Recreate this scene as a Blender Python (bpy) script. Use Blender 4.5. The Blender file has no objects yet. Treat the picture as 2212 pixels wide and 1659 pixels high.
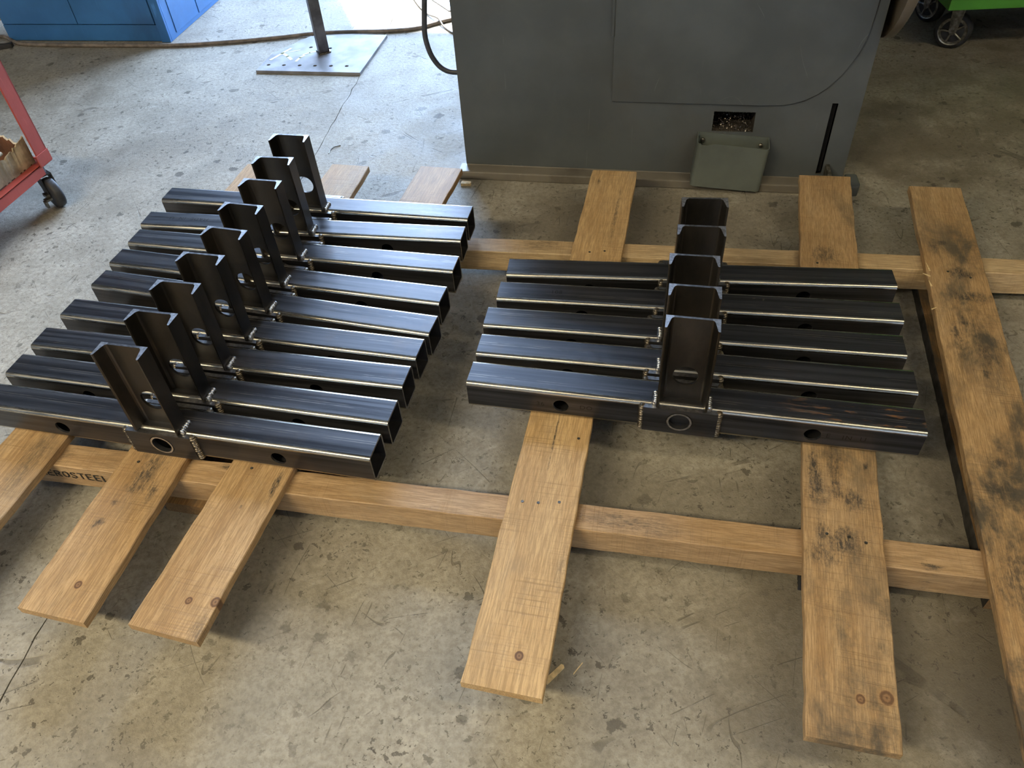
import bpy, bmesh, math, random
from mathutils import Vector, Matrix

random.seed(7)
R = math.radians
scene = bpy.context.scene
C = scene.collection

# ------------------------------------------------------------------ camera
CAM_H, PITCH, ROLL = 1.3837, R(45.0446), R(-4.473)
fw = Vector((0, math.cos(PITCH), -math.sin(PITCH)))
rt0 = Vector((1, 0, 0)); up0 = Vector((0, math.sin(PITCH), math.cos(PITCH)))
rt = math.cos(ROLL) * rt0 + math.sin(ROLL) * up0
up = -math.sin(ROLL) * rt0 + math.cos(ROLL) * up0
cd = bpy.data.cameras.new('camera'); cam = bpy.data.objects.new('camera', cd); C.objects.link(cam)
cd.sensor_fit = 'HORIZONTAL'; cd.sensor_width = 36.0; cd.lens = 1684.34 / 2212 * 36.0
cd.clip_start = 0.05
mw = Matrix.Identity(4)
for i in range(3):
    mw[i][0], mw[i][1], mw[i][2] = rt[i], up[i], -fw[i]
mw[2][3] = CAM_H
cam.matrix_world = mw
scene.camera = cam

# ------------------------------------------------------------------ light
BY = R(-15.5)                                    # yaw of the building
BU = Vector((math.cos(BY), math.sin(BY), 0)); BV = Vector((-math.sin(BY), math.cos(BY), 0))
JAMB = Vector((-1.748, 7.69, 0)); DOOR_W, DOOR_H = 4.6, 5.5

w = bpy.data.worlds.new('sky'); scene.world = w; w.use_nodes = True
bg = w.node_tree.nodes['Background']
bg.inputs[0].default_value = (0.50, 0.69, 1.0, 1); bg.inputs[1].default_value = 23.5

sd = bpy.data.lights.new('sun', 'SUN'); sun = bpy.data.objects.new('sun', sd); C.objects.link(sun)
sd.energy = 22.0; sd.angle = R(0.55); sd.color = (1.0, 0.94, 0.86)
se = R(52.6)
sdir = Vector((-0.262 * math.cos(se), 0.965 * math.cos(se), math.sin(se)))   # towards the sun
sun.rotation_euler = sdir.to_track_quat('Z', 'Y').to_euler()

pd = bpy.data.lights.new('doorway_portal', 'AREA'); po = bpy.data.objects.new('doorway_portal', pd); C.objects.link(po)
pd.shape = 'RECTANGLE'; pd.size = DOOR_W; pd.size_y = DOOR_H; pd.cycles.is_portal = True
pm = Matrix.Identity(4)
pc = JAMB + BU * (DOOR_W / 2) + Vector((0, 0, DOOR_H / 2)) - BV * 0.02
for i in range(3):
    pm[i][0], pm[i][1], pm[i][2], pm[i][3] = BU[i], (0, 0, 1)[i], BV[i], pc[i]
po.matrix_world = pm

def ceiling_lamp(x, y, z, sx, sy, energy, yaw=BY, col=(1.0, 0.835, 0.53)):
    d = bpy.data.lights.new('ceiling_lamp', 'AREA'); o = bpy.data.objects.new('ceiling_lamp', d); C.objects.link(o)
    d.shape = 'RECTANGLE'; d.size = sx; d.size_y = sy; d.energy = energy; d.color = col
    o.location = (x, y, z); o.rotation_euler = (0, 0, yaw)
ceiling_lamp(-2.4, -0.8, 3.0, 2.4, 0.35, 188)
ceiling_lamp(-0.5, -1.3, 4.2, 2.4, 0.35, 25)
ceiling_lamp(2.3, -0.4, 3.4, 2.4, 0.35, 60)

scene.view_settings.view_transform = 'Standard'
scene.view_settings.look = 'None'
scene.view_settings.exposure = 0.0
scene.view_settings.gamma = 1.0
scene.view_settings.use_curve_mapping = False
scene.cycles.max_bounces = 6
scene.cycles.diffuse_bounces = 4
scene.cycles.glossy_bounces = 4
scene.cycles.caustics_reflective = False
scene.cycles.caustics_refractive = False
scene.cycles.use_denoising = True
scene.cycles.use_adaptive_sampling = True
scene.cycles.adaptive_threshold = 0.10
scene.cycles.adaptive_min_samples = 14

# ------------------------------------------------------------------ node helpers
class NT:
    def __init__(self, name):
        self.m = bpy.data.materials.new(name); self.m.use_nodes = True
        self.t = self.m.node_tree; self.b = self.t.nodes['Principled BSDF']
        self._co = None
    def put(self, node, key, v):
        s = node.inputs[key]
        if isinstance(v, bpy.types.NodeSocket): self.t.links.new(v, s)
        elif isinstance(v, (tuple, list)) and len(v) == 3 and s.type == 'RGBA': s.default_value = (*v, 1)
        else: s.default_value = v
    def co(self, kind='Object'):
        if self._co is None: self._co = self.t.nodes.new('ShaderNodeTexCoord')
        return self._co.outputs[kind]
    def rand(self): return self.t.nodes.new('ShaderNodeObjectInfo').outputs['Random']
    def vm(self, op, a, b=None):
        n = self.t.nodes.new('ShaderNodeVectorMath'); n.operation = op; self.put(n, 0, a)
        if b is not None: self.put(n, 1, b)
        return n.outputs['Value'] if op in ('LENGTH', 'DISTANCE', 'DOT_PRODUCT') else n.outputs[0]
    def seeded(self, amount=37.0):
        r = self.rand(); n = self.t.nodes.new('ShaderNodeMath'); n.operation = 'MULTIPLY'; self.put(n, 0, r); n.inputs[1].default_value = amount
        c = self.t.nodes.new('ShaderNodeCombineXYZ')
        for i in range(3): self.t.links.new(n.outputs[0], c.inputs[i])
        return self.vm('ADD', self.co(), c.outputs[0])
    def noise(self, vec, scale, detail=4, rough=0.55, dist=0.0, stretch=None, out=0):
        if stretch is not None: vec = self.vm('MULTIPLY', vec, stretch)
        n = self.t.nodes.new('ShaderNodeTexNoise'); self.put(n, 'Vector', vec)
        n.inputs['Scale'].default_value = scale; n.inputs['Detail'].default_value = detail
        n.inputs['Roughness'].default_value = rough; n.inputs['Distortion'].default_value = dist
        return n.outputs[out]
    def vor(self, vec, scale, feature='F1', out='Distance', rnd=1.0):
        n = self.t.nodes.new('ShaderNodeTexVoronoi'); n.feature = feature; self.put(n, 'Vector', vec)
        n.inputs['Scale'].default_value = scale; n.inputs['Randomness'].default_value = rnd
        return n.outputs[out]
    def math(self, op, a, b=0.0, clamp=False):
        n = self.t.nodes.new('ShaderNodeMath'); n.operation = op; n.use_clamp = clamp
        self.put(n, 0, a); self.put(n, 1, b); return n.outputs[0]
    def ramp(self, v, lo, hi, a=0.0, b=1.0, smooth=True):
        n = self.t.nodes.new('ShaderNodeMapRange'); n.interpolation_type = 'SMOOTHSTEP' if smooth else 'LINEAR'
        self.put(n, 'Value', v); n.inputs['From Min'].default_value = lo; n.inputs['From Max'].default_value = hi
        n.inputs['To Min'].default_value = a; n.inputs['To Max'].default_value = b
        return n.outputs[0]
    def mix(self, f, a, b, blend='MIX'):
        n = self.t.nodes.new('ShaderNodeMix'); n.data_type = 'RGBA'; n.blend_type = blend
        self.put(n, 0, f); self.put(n, 6, a); self.put(n, 7, b); return n.outputs[2]
    def bump(self, h, strength=0.3, dist=0.002, prev=None):
        n = self.t.nodes.new('ShaderNodeBump'); n.inputs['Strength'].default_value = strength; n.inputs['Distance'].default_value = dist
        self.put(n, 'Height', h)
        if prev is not None: self.put(n, 'Normal', prev)
        return n.outputs[0]
    def sep(self, v):
        n = self.t.nodes.new('ShaderNodeSeparateXYZ'); self.put(n, 0, v); return n.outputs
    def set(self, **k):
        for key, v in k.items():
            self.put(self.b, {'col': 'Base Color', 'rough': 'Roughness', 'metal': 'Metallic', 'normal': 'Normal', 'spec': 'Specular IOR Level'}[key], v)
        return self.m

def plain(name, col, rough=0.6, metal=0.0, vary=0.15, scale=20, bump=0.0, spec=0.5):
    n = NT(name); v = n.seeded()
    f = n.noise(v, scale, 5)
    dark = tuple(c * (1 - vary * 1.6) for c in col); lite = tuple(min(1, c * (1 + vary)) for c in col)
    c = n.mix(n.ramp(f, 0.3, 0.7), dark, lite)
    kw = dict(col=c, rough=rough, metal=metal, spec=spec)
    if bump: kw['normal'] = n.bump(n.noise(v, scale * 6, 4), bump)
    return n.set(**kw)

# ------------------------------------------------------------------ materials
def concrete():
    n = NT('concrete'); v = n.co()
    big = n.noise(v, 1.3, 6, 0.65); mid = n.noise(v, 7, 6, 0.7); fine = n.noise(v, 75, 5, 0.75)
    c = n.mix(n.ramp(mid, 0.3, 0.7), (0.275, 0.255, 0.208), (0.40, 0.372, 0.312))
    c = n.mix(n.ramp(big, 0.46, 0.68, 0, 0.62), c, (0.185, 0.163, 0.125))
    c = n.mix(n.ramp(fine, 0.36, 0.62, 0.5, 0), c, (0.15, 0.135, 0.108))
    sc = n.noise(v, 6, 6, 0.75, 0.3, (1, 2.2, 1)); c = n.mix(n.ramp(sc, 0.58, 0.74, 0, 0.4), c, (0.50, 0.47, 0.41))
    # oily smudges
    sm = n.noise(v, 3.1, 7, 0.72, 0.2); c = n.mix(n.ramp(sm, 0.55, 0.72, 0, 0.5), c, (0.135, 0.115, 0.085))
    P3 = n.sep(v); en = n.math('SUBTRACT', n.noise(v, 5, 5, 0.7), 0.5)
    for (x, y, rx, ry, st) in ((0.42, 2.02, 0.62, 0.26, 0.60), (1.42, 2.42, 0.36, 0.34, 0.62), (0.62, 0.62, 0.55, 0.30, 0.55), (0.35, 0.95, 0.5, 0.16, 0.45), (1.0, 0.85, 0.25, 0.5, 0.5), (-0.55, 0.95, 0.3, 0.3, 0.3), (2.3, 2.3, 1.0, 1.1, 0.6), (1.1, 0.5, 0.6, 0.4, 0.45)):
        dx = n.math('DIVIDE', n.math('SUBTRACT', P3[0], x), rx); dy = n.math('DIVIDE', n.math('SUBTRACT', P3[1], y), ry)
        d_ = n.math('SQRT', n.math('ADD', n.math('MULTIPLY', dx, dx), n.math('MULTIPLY', dy, dy)))
        c = n.mix(n.ramp(n.math('ADD', d_, n.math('MULTIPLY', en, 2.4)), 0.35, 1.15, st, 0), c, (0.125, 0.105, 0.075))
    wob = n.vm('ADD', v, n.vm('MULTIPLY', n.vm('SUBTRACT', n.noise(v, 34, 4, 0.7, out=1), (0.5, 0.5, 0.5)), (0.05, 0.05, 0.0)))
    patch = n.noise(v, 2.3, 3)
    for scale, size, amount, keep in ((15, 0.15, 0.8, 0.60), (42, 0.17, 0.8, 0.55), (130, 0.22, 0.8, 0.50)):
        t = n.t.nodes.new('ShaderNodeTexVoronoi'); n.put(t, 'Vector', wob); t.inputs['Scale'].default_value = scale
        cellr = n.sep(t.outputs['Color'])[0]
        size_r = n.ramp(cellr, keep, 1.0, 0.0, size * 2, False)
        f = n.ramp(n.math('SUBTRACT', size_r, t.outputs['Distance']), 0.0, 0.05)
        f = n.math('MULTIPLY', f, n.ramp(patch, 0.34, 0.60, 0.30, amount))
        c = n.mix(f, c, (0.075, 0.066, 0.052))
    # straight hair scratches
    lines = None
    for ang, sx, sy, th in ((0.3, 0.9, 7.0, 0.0040), (1.25, 1.1, 8.0, 0.0040), (2.2, 0.8, 6.0, 0.0030)):
        q = n.t.nodes.new('ShaderNodeCombineXYZ')
        n.put(q, 0, n.math('MULTIPLY', n.vm('DOT_PRODUCT', v, (math.cos(ang), math.sin(ang), 0.0)), sx))
        n.put(q, 1, n.math('MULTIPLY', n.vm('DOT_PRODUCT', v, (-math.sin(ang), math.cos(ang), 0.0)), sy))
        k = n.math('ABSOLUTE', n.math('SUBTRACT', n.noise(q.outputs[0], 1.6, 1, 0.4), 0.5))
        l = n.ramp(k, th * 0.5, th, 1, 0)
        l = n.math('MULTIPLY', l, n.ramp(n.noise(v, 6 + sx * 3, 2), 0.54, 0.60))
        lines = l if lines is None else n.math('MAXIMUM', lines, l)
    c = n.mix(n.math('MULTIPLY', lines, 0.6), c, (0.10, 0.088, 0.07))
    h = n.math('ADD', n.math('MULTIPLY', fine, 0.9), n.math('MULTIPLY', n.noise(v, 230, 3, 0.7), 0.6))
    h = n.math('SUBTRACT', h, n.math('MULTIPLY', lines, 0.5))
    return n.set(col=c, rough=n.ramp(mid, 0.3, 0.7, 0.55, 0.76), normal=n.bump(h, 0.7, 0.0026), spec=0.34)

def wood(name, knots=(), stains=(), grime=0.25, tone=(0.50, 0.33, 0.165), dark=(0.36, 0.215, 0.095), saw=0.35, pale=0.0):
    n = NT(name); v = n.seeded(11.0); raw = n.co()
    warp = n.vm('ADD', v, n.vm('MULTIPLY', n.noise(v, 4, 3, out=1), (0.0, 0.02, 0.0)))
    grain = n.noise(warp, 1.0, 6, 0.6, 0.8, (2.2, 34, 34))
    fib = n.noise(v, 1.0, 4, 0.7, 0, (22, 420, 420))
    blot = n.noise(v, 5, 5, 0.6, 0, (0.7, 1.4, 1.4))
    c = n.mix(n.ramp(grain, 0.32, 0.7), tone, dark)
    c = n.mix(n.ramp(blot, 0.35, 0.75, 0.0, 0.45), c, tuple(min(1, t * k) for t, k in zip(tone, (1.12, 1.18, 1.3))))
    c = n.mix(n.ramp(fib, 0.40, 0.60, 0.52, 0), c, tuple(d * 0.5 for d in dark))
    grey = n.noise(v, 3.2, 5, 0.65, 0.2, (0.6, 1.3, 1.3)); c = n.mix(n.ramp(grey, 0.5, 0.72, 0, 0.5), c, (0.30, 0.245, 0.175))
    c = n.mix(n.ramp(fib, 0.60, 0.75, 0, 0.30 + pale), c, (0.72, 0.52, 0.27))
    pit = n.noise(v, 1.0, 2, 0.6, 0, (150, 480, 480)); c = n.mix(n.ramp(pit, 0.66, 0.74, 0, 0.55), c, tuple(d * 0.35 for d in dark))
    # saw marks across the board
    sv = n.noise(v, 1.0, 3, 0.6, 0.3, (260, 5, 5))
    sawm = n.math('MULTIPLY', n.ramp(sv, 0.52, 0.66), n.ramp(n.noise(v, 6, 3), 0.42, 0.62))
    c = n.mix(n.math('MULTIPLY', sawm, saw), c, tuple(d * 0.6 for d in dark))
    # weather grime
    g1 = n.noise(v, 6, 7, 0.72, 0.3, (0.8, 1.6, 1.6)); g2 = n.noise(v, 1.7, 3)
    gm = n.math('MULTIPLY', n.ramp(g1, 0.50 - 0.06 * (grime > 0.5), 0.66), n.ramp(g2, 0.36 - 0.1 * (grime > 0.5), 0.62))
    c = n.mix(n.math('MULTIPLY', gm, grime * 1.5, True), c, (0.085, 0.07, 0.05))
    xyz = n.sep(raw); edn = n.math('SUBTRACT', n.noise(raw, 70, 7, 0.85, 0.2, (0.7, 1.2, 1)), 0.5)
    def blob(x, y, rx, ry, edge):
        dx = n.math('DIVIDE', n.math('SUBTRACT', xyz[0], x), rx); dy = n.math('DIVIDE', n.math('SUBTRACT', xyz[1], y), ry)
        d = n.math('SQRT', n.math('ADD', n.math('MULTIPLY', dx, dx), n.math('MULTIPLY', dy, dy)))
        if edge: d = n.math('ADD', d, n.math('MULTIPLY', edn, edge))
        return d
    brk = n.ramp(n.noise(raw, 110, 6, 0.8, 0.3, (0.5, 1.3, 1)), 0.36, 0.60, 0.15, 1.0)
    for (x, y, rx, ry, s) in stains:
        c = n.mix(n.math('MULTIPLY', n.ramp(blob(x, y, rx * 1.15, ry * 1.15, 2.6), 0.2, 1.05, min(1, s * 1.05), 0), brk), c, (0.040, 0.037, 0.033))
    for (x, y, r) in knots:
        d = blob(x, y, r * 1.15, r, 0.25)
        c = n.mix(n.ramp(d, 0.9, 1.6, 0.55, 0), c, dark)
        ring = n.math('SINE', n.math('MULTIPLY', n.math('ADD', d, n.math('MULTIPLY', fib, 0.4)), 9.0))
        kc = n.mix(n.ramp(ring, -1, 1), (0.24, 0.135, 0.065), (0.13, 0.07, 0.035))
        c = n.mix(n.ramp(d, 0.85, 1.0, 1, 0), c, kc)
    h = n.math('SUBTRACT', n.math('ADD', n.math('MULTIPLY', fib, 0.6), n.math('MULTIPLY', grain, 0.5)), n.math('MULTIPLY', sawm, 0.5))
    return n.set(col=c, rough=0.58, normal=n.bump(h, 0.6, 0.0014), spec=0.42)

def mill_scale(name, rust=False, specks=False, brown=0.25):
    n = NT(name); v = n.seeded(23.0)
    st = n.noise(v, 1.0, 6, 0.65, 0.2, (1.6, 70, 70)); fine = n.noise(v, 1.0, 4, 0.7, 0, (9, 330, 330))
    blot = n.noise(v, 9, 5, 0.65)
    c = n.mix(n.ramp(st, 0.33, 0.68), (0.048, 0.050, 0.057), (0.105, 0.106, 0.115))
    c = n.mix(n.ramp(blot, 0.5, 0.72, 0, brown), c, (0.12, 0.088, 0.068))
    scr = n.ramp(fine, 0.66, 0.78); c = n.mix(n.math('MULTIPLY', scr, 0.5), c, (0.34, 0.33, 0.32))
    rr_ = n.rand(); yy = n.sep(n.co())[1]
    off = n.math('SUBTRACT', yy, n.ramp(rr_, 0, 1, -0.014, 0.014, False))
    seam = n.math('ABSOLUTE', n.math('SUBTRACT', n.math('ABSOLUTE', off), 0.0028))
    sm = n.math('MULTIPLY', n.ramp(seam, 0.0004, 0.0013, 1, 0), n.ramp(n.noise(v, 7, 4, 0.7, 0, (1, 4, 4)), 0.44, 0.62))
    c = n.mix(n.math('MULTIPLY', sm, 0.65), c, (0.26, 0.235, 0.205))
    rough = n.ramp(st, 0.3, 0.7, 0.31, 0.46)
    metal = 0.85
    if rust:
        x = n.sep(n.co())[0]
        rm = n.math('MULTIPLY', n.ramp(n.noise(v, 1.0, 6, 0.7, 0.3, (14, 80, 80)), 0.54, 0.62), n.math('MULTIPLY', n.ramp(x, 0.12, 0.36), n.ramp(n.sep(n.co())[2], 0.066, 0.070)))
        c = n.mix(n.math('MULTIPLY', rm, 0.85), c, (0.17, 0.075, 0.022))
        rough = n.math('ADD', rough, n.math('MULTIPLY', rm, 0.35)); metal = n.math('SUBTRACT', 0.85, n.math('MULTIPLY', rm, 0.7))
    if specks:
        x = n.sep(n.co())[0]
        rm = n.math('MULTIPLY', n.ramp(n.noise(v, 26, 6, 0.75, 0.3, (0.6, 1, 1)), 0.63, 0.67), n.ramp(x, 0.08, 0.2))
        c = n.mix(n.math('MULTIPLY', rm, 0.7), c, (0.30, 0.26, 0.20))
        rough = n.math('ADD', rough, n.math('MULTIPLY', rm, 0.3))
    return n.set(col=c, rough=rough, metal=metal, normal=n.bump(n.math('ADD', fine, blot), 0.10, 0.0006))

def bright_edge():
    n = NT('bright_rolled_edge'); v = n.seeded(23.0)
    st = n.noise(v, 1.0, 5, 0.65, 0, (5, 220, 220))
    c = n.mix(n.ramp(st, 0.35, 0.7), (0.30, 0.28, 0.245), (0.52, 0.50, 0.45))
    return n.set(col=c, rough=n.ramp(st, 0.3, 0.7, 0.20, 0.34), metal=1.0)

def channel_steel():
    n = NT('hot_rolled_channel'); v = n.seeded(31.0)
    a = n.noise(v, 7, 6, 0.65, 0.3, (1, 1, 0.4)); f = n.noise(v, 160, 3)
    c = n.mix(n.ramp(a, 0.35, 0.68), (0.055, 0.053, 0.051), (0.105, 0.092, 0.078))
    return n.set(col=c, rough=n.ramp(a, 0.3, 0.7, 0.30, 0.42), metal=0.92, normal=n.bump(f, 0.08, 0.0006))

def painted(name, col, chip=(0.05, 0.05, 0.05), chips=0.6, rough=0.42, dirt=0.35, dirtcol=(0.06, 0.05, 0.04), rip=0.0, scale=1.0):
    n = NT(name); v = n.co()
    a = n.noise(v, 3.0 * scale, 5, 0.6); b = n.noise(v, 14 * scale, 6, 0.7)
    c = n.mix(n.ramp(a, 0.35, 0.7), tuple(x * 0.82 for x in col), tuple(x * 1.1 for x in col))
    c = n.mix(n.ramp(n.noise(v, 2.2 * scale, 6, 0.7, 0.3), 0.52, 0.78, 0, dirt), c, dirtcol)
    ch = n.ramp(b, 0.735, 0.755, 0, chips); c = n.mix(ch, c, chip)
    l = n.ramp(n.math('ABSOLUTE', n.math('SUBTRACT', n.noise(v, 3.5 * scale, 1, 0.4, 0.0, (1.4, 1, 0.12)), 0.5)), 0.0008, 0.002, 1, 0)
    l = n.math('MULTIPLY', l, n.ramp(n.noise(v, 8 * scale, 2), 0.55, 0.64)); c = n.mix(n.math('MULTIPLY', l, 0.35), c, tuple(min(1, x * 2.2 + 0.03) for x in col))
    h = n.math('ADD', n.math('MULTIPLY', n.noise(v, 45 * scale, 3), rip), n.math('MULTIPLY', b, 0.2))
    return n.set(col=c, rough=rough, normal=n.bump(h, 0.35, 0.0015), spec=0.45)

M = {}
M['concrete'] = concrete()
M['joint'] = plain('joint_dirt', (0.11, 0.098, 0.08), 0.9, 0, 0.4, 60)
M['scale'] = mill_scale('mill_scale')
M['scale_rust'] = mill_scale('mill_scale_rusted', rust=True)
M['scale_specks'] = mill_scale('mill_scale_specked', specks=True)
M['edge'] = bright_edge()
M['cut'] = plain('saw_cut_steel', (0.30, 0.30, 0.31), 0.38, 1.0, 0.2, 120)
M['cutwhite'] = plain('fresh_cut_steel', (0.58, 0.58, 0.60), 0.40, 1.0, 0.2, 160)
M['bore'] = plain('tube_inside_shade', (0.014, 0.014, 0.016), 0.8, 0.0, 0.2, 30, 0, 0.2)  # shade inside tube and bushing put into the colour
M['channel'] = channel_steel()
M['plate'] = mill_scale('flat_bar_scale', brown=0.5)
M['weld'] = plain('weld_metal', (0.46, 0.46, 0.47), 0.28, 1.0, 0.35, 240)
M['weld_brown'] = plain('scaled_weld_metal', (0.20, 0.17, 0.13), 0.42, 0.9, 0.35, 200)
M['ink'] = plain('stamped_ink', (0.010, 0.010, 0.012), 0.5, 0.2, 0.1, 20)
M['stencil'] = plain('stencil_ink', (0.022, 0.02, 0.018), 0.8, 0, 0.3, 200)
M['machine'] = painted('machine_grey_paint', (0.082, 0.092, 0.096), chips=0.45, dirt=0.4, dirtcol=(0.075, 0.065, 0.052))
M['machine_tray'] = painted('tray_grey_green_paint', (0.115, 0.132, 0.118), chip=(0.22, 0.24, 0.19), chips=0.7, dirt=0.6, dirtcol=(0.08, 0.085, 0.08), scale=1.6)
M['guard'] = painted('guard_brown_paint', (0.17, 0.145, 0.115), chips=0.3)
M['ledge'] = painted('ledge_dusty_paint', (0.155, 0.14, 0.115), chips=0.4, dirt=0.6, scale=2)
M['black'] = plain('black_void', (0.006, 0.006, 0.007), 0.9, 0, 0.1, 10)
M['chips'] = plain('steel_chips', (0.42, 0.37, 0.32), 0.3, 1.0, 0.5, 90)
M['chipbed'] = plain('chip_dust', (0.055, 0.045, 0.036), 0.9, 0, 0.5, 120)
M['bolt'] = plain('dull_bolt', (0.16, 0.15, 0.13), 0.45, 0.9, 0.3, 80)
M['blue'] = painted('blue_cabinet_paint', (0.045, 0.17, 0.42), chip=(0.32, 0.30, 0.25), chips=0.6, dirt=0.45, dirtcol=(0.03, 0.055, 0.10), rough=0.4)
M['red'] = painted('red_cart_paint', (0.40, 0.075, 0.06), chip=(0.10, 0.06, 0.05), chips=0.7, dirt=0.2, rip=1.0, rough=0.38)
M['green'] = painted('green_cart_paint', (0.10, 0.36, 0.045), chip=(0.01, 0.02, 0.008), chips=0.9, dirt=0.15)
M['rubber'] = plain('dark_rubber', (0.028, 0.028, 0.03), 0.6, 0, 0.3, 30)
M['hose_black'] = plain('black_hose', (0.05, 0.05, 0.055), 0.45, 0, 0.2, 20)
M['hose_brown'] = plain('brown_hose', (0.20, 0.165, 0.135), 0.6, 0, 0.25, 30)
M['cable'] = plain('grey_cable', (0.20, 0.19, 0.175), 0.55, 0, 0.2, 30)
M['zinc'] = plain('dirty_zinc', (0.32, 0.30, 0.25), 0.35, 0.9, 0.35, 60)
M['standplate'] = plain('stand_plate_steel', (0.235, 0.235, 0.25), 0.62, 0.15, 0.22, 12, 0.08)
M['pole'] = plain('stand_pole_steel', (0.17, 0.15, 0.14), 0.42, 0.85, 0.3, 14)
M['paint'] = plain('yellow_marker_paint', (0.68, 0.68, 0.42), 0.7, 0, 0.15, 60)
M['card'] = plain('torn_cardboard', (0.46, 0.36, 0.22), 0.85, 0, 0.35, 16, 0.2)
M['cardin'] = plain('dark_cardboard', (0.14, 0.062, 0.035), 0.9, 0, 0.3, 12, 0.1)
M['whitetube'] = plain('white_plastic', (0.62, 0.68, 0.72), 0.4, 0, 0.05, 10)
M['wall'] = plain('painted_block', (0.34, 0.34, 0.33), 0.8, 0, 0.1, 2)
M['ceil'] = plain('dark_roof_deck', (0.16, 0.16, 0.165), 0.85, 0, 0.1, 2)
M['splinter'] = plain('fresh_splinter', (0.72, 0.55, 0.30), 0.7, 0, 0.15, 90)
M['sheet'] = plain('sheet_steel', (0.30, 0.32, 0.36), 0.4, 0.6, 0.2, 12)

# ------------------------------------------------------------------ mesh helpers
class MB:
    def __init__(self): self.v = []; self.f = []; self.mi = []; self.sm = []
    def add(self, vs, fs, mi=0, sm=False):
        o = len(self.v); self.v += [tuple(p) for p in vs]
        for f in fs: self.f.append([o + i for i in f]); self.mi.append(mi); self.sm.append(sm)
    def quad(self, a, b, c, d, mi=0): self.add([a, b, c, d], [(0, 1, 2, 3)], mi)
    def box(self, x0, x1, y0, y1, z0, z1, mi=0):
        vs = [(x, y, z) for z in (z0, z1) for y in (y0, y1) for x in (x0, x1)]
        self.add(vs, [(0, 2, 3, 1), (4, 5, 7, 6), (0, 1, 5, 4), (2, 6, 7, 3), (0, 4, 6, 2), (1, 3, 7, 5)], mi)
    def tube(self, pts, r, n=10, mi=0, caps=True):
        pts = [Vector(p) for p in pts]; rings = []
        ref = Vector((0, 0, 1))
        for i, p in enumerate(pts):
            d = (pts[min(i + 1, len(pts) - 1)] - pts[max(i - 1, 0)]).normalized()
            if abs(d.dot(ref)) > 0.98: ref = Vector((1, 0, 0))
            a = d.cross(ref).normalized(); b = a.cross(d).normalized()
            rr = r[i] if isinstance(r, (list, tuple)) else r
            rings.append([p + a * (math.cos(t) * rr) + b * (math.sin(t) * rr) for t in [2 * math.pi * k / n for k in range(n)]])
        vs = [q for ring in rings for q in ring]; fs = []
        for i in range(len(rings) - 1):
            for k in range(n): fs.append((i * n + k, i * n + (k + 1) % n, (i + 1) * n + (k + 1) % n, (i + 1) * n + k))
        self.add(vs, fs, mi, True)
        if caps:
            self.add(rings[0], [tuple(range(n))], mi); self.add(rings[-1], [tuple(reversed(range(n)))], mi)
    def prism(self, poly, z0, z1, mi=0):
        n = len(poly); vs = [(x, y, z0) for x, y in poly] + [(x, y, z1) for x, y in poly]
        self.add(vs, [tuple(reversed(range(n))), tuple(range(n, 2 * n))] + [(i, (i + 1) % n, n + (i + 1) % n, n + i) for i in range(n)], mi)
    def mesh(self, name, mats):
        me = bpy.data.meshes.new(name); me.from_pydata(self.v, [], self.f)
        for m in (mats if isinstance(mats, (list, tuple)) else [mats]): me.materials.append(m)
        for p, mi, sm in zip(me.polygons, self.mi, self.sm): p.material_index = mi; p.use_smooth = sm
        me.validate(); me.update(); return me
    def build(self, name, mats, parent=None, fix=True, bevel=0.0):
        me = self.mesh(name, mats)
        if fix:
            b = bmesh.new(); b.from_mesh(me); bmesh.ops.recalc_face_normals(b, faces=b.faces); b.to_mesh(me); b.free()
        return put(name, me, parent, bevel=bevel)

def put(name, me, parent=None, loc=(0, 0, 0), rot=(0, 0, 0), bevel=0.0):
    o = bpy.data.objects.new(name, me); C.objects.link(o); o.location = loc; o.rotation_euler = rot
    if parent is not None: o.parent = parent
    if bevel:
        m = o.modifiers.new('bevel', 'BEVEL'); m.width = bevel; m.segments = 2; m.limit_method = 'ANGLE'; m.angle_limit = R(40)
    return o

def thing(name, label, cat, loc=(0, 0, 0), yaw=0.0, group=None):
    o = bpy.data.objects.new(name, None); C.objects.link(o); o.empty_display_size = 0.1
    o.location = loc; o.rotation_euler = (0, 0, yaw); o['label'] = label; o['category'] = cat
    if group: o['group'] = group
    return o

def tag(o, label, cat, group=None, kind=None):
    o['label'] = label; o['category'] = cat
    if group: o['group'] = group
    if kind: o['kind'] = kind
    return o

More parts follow.
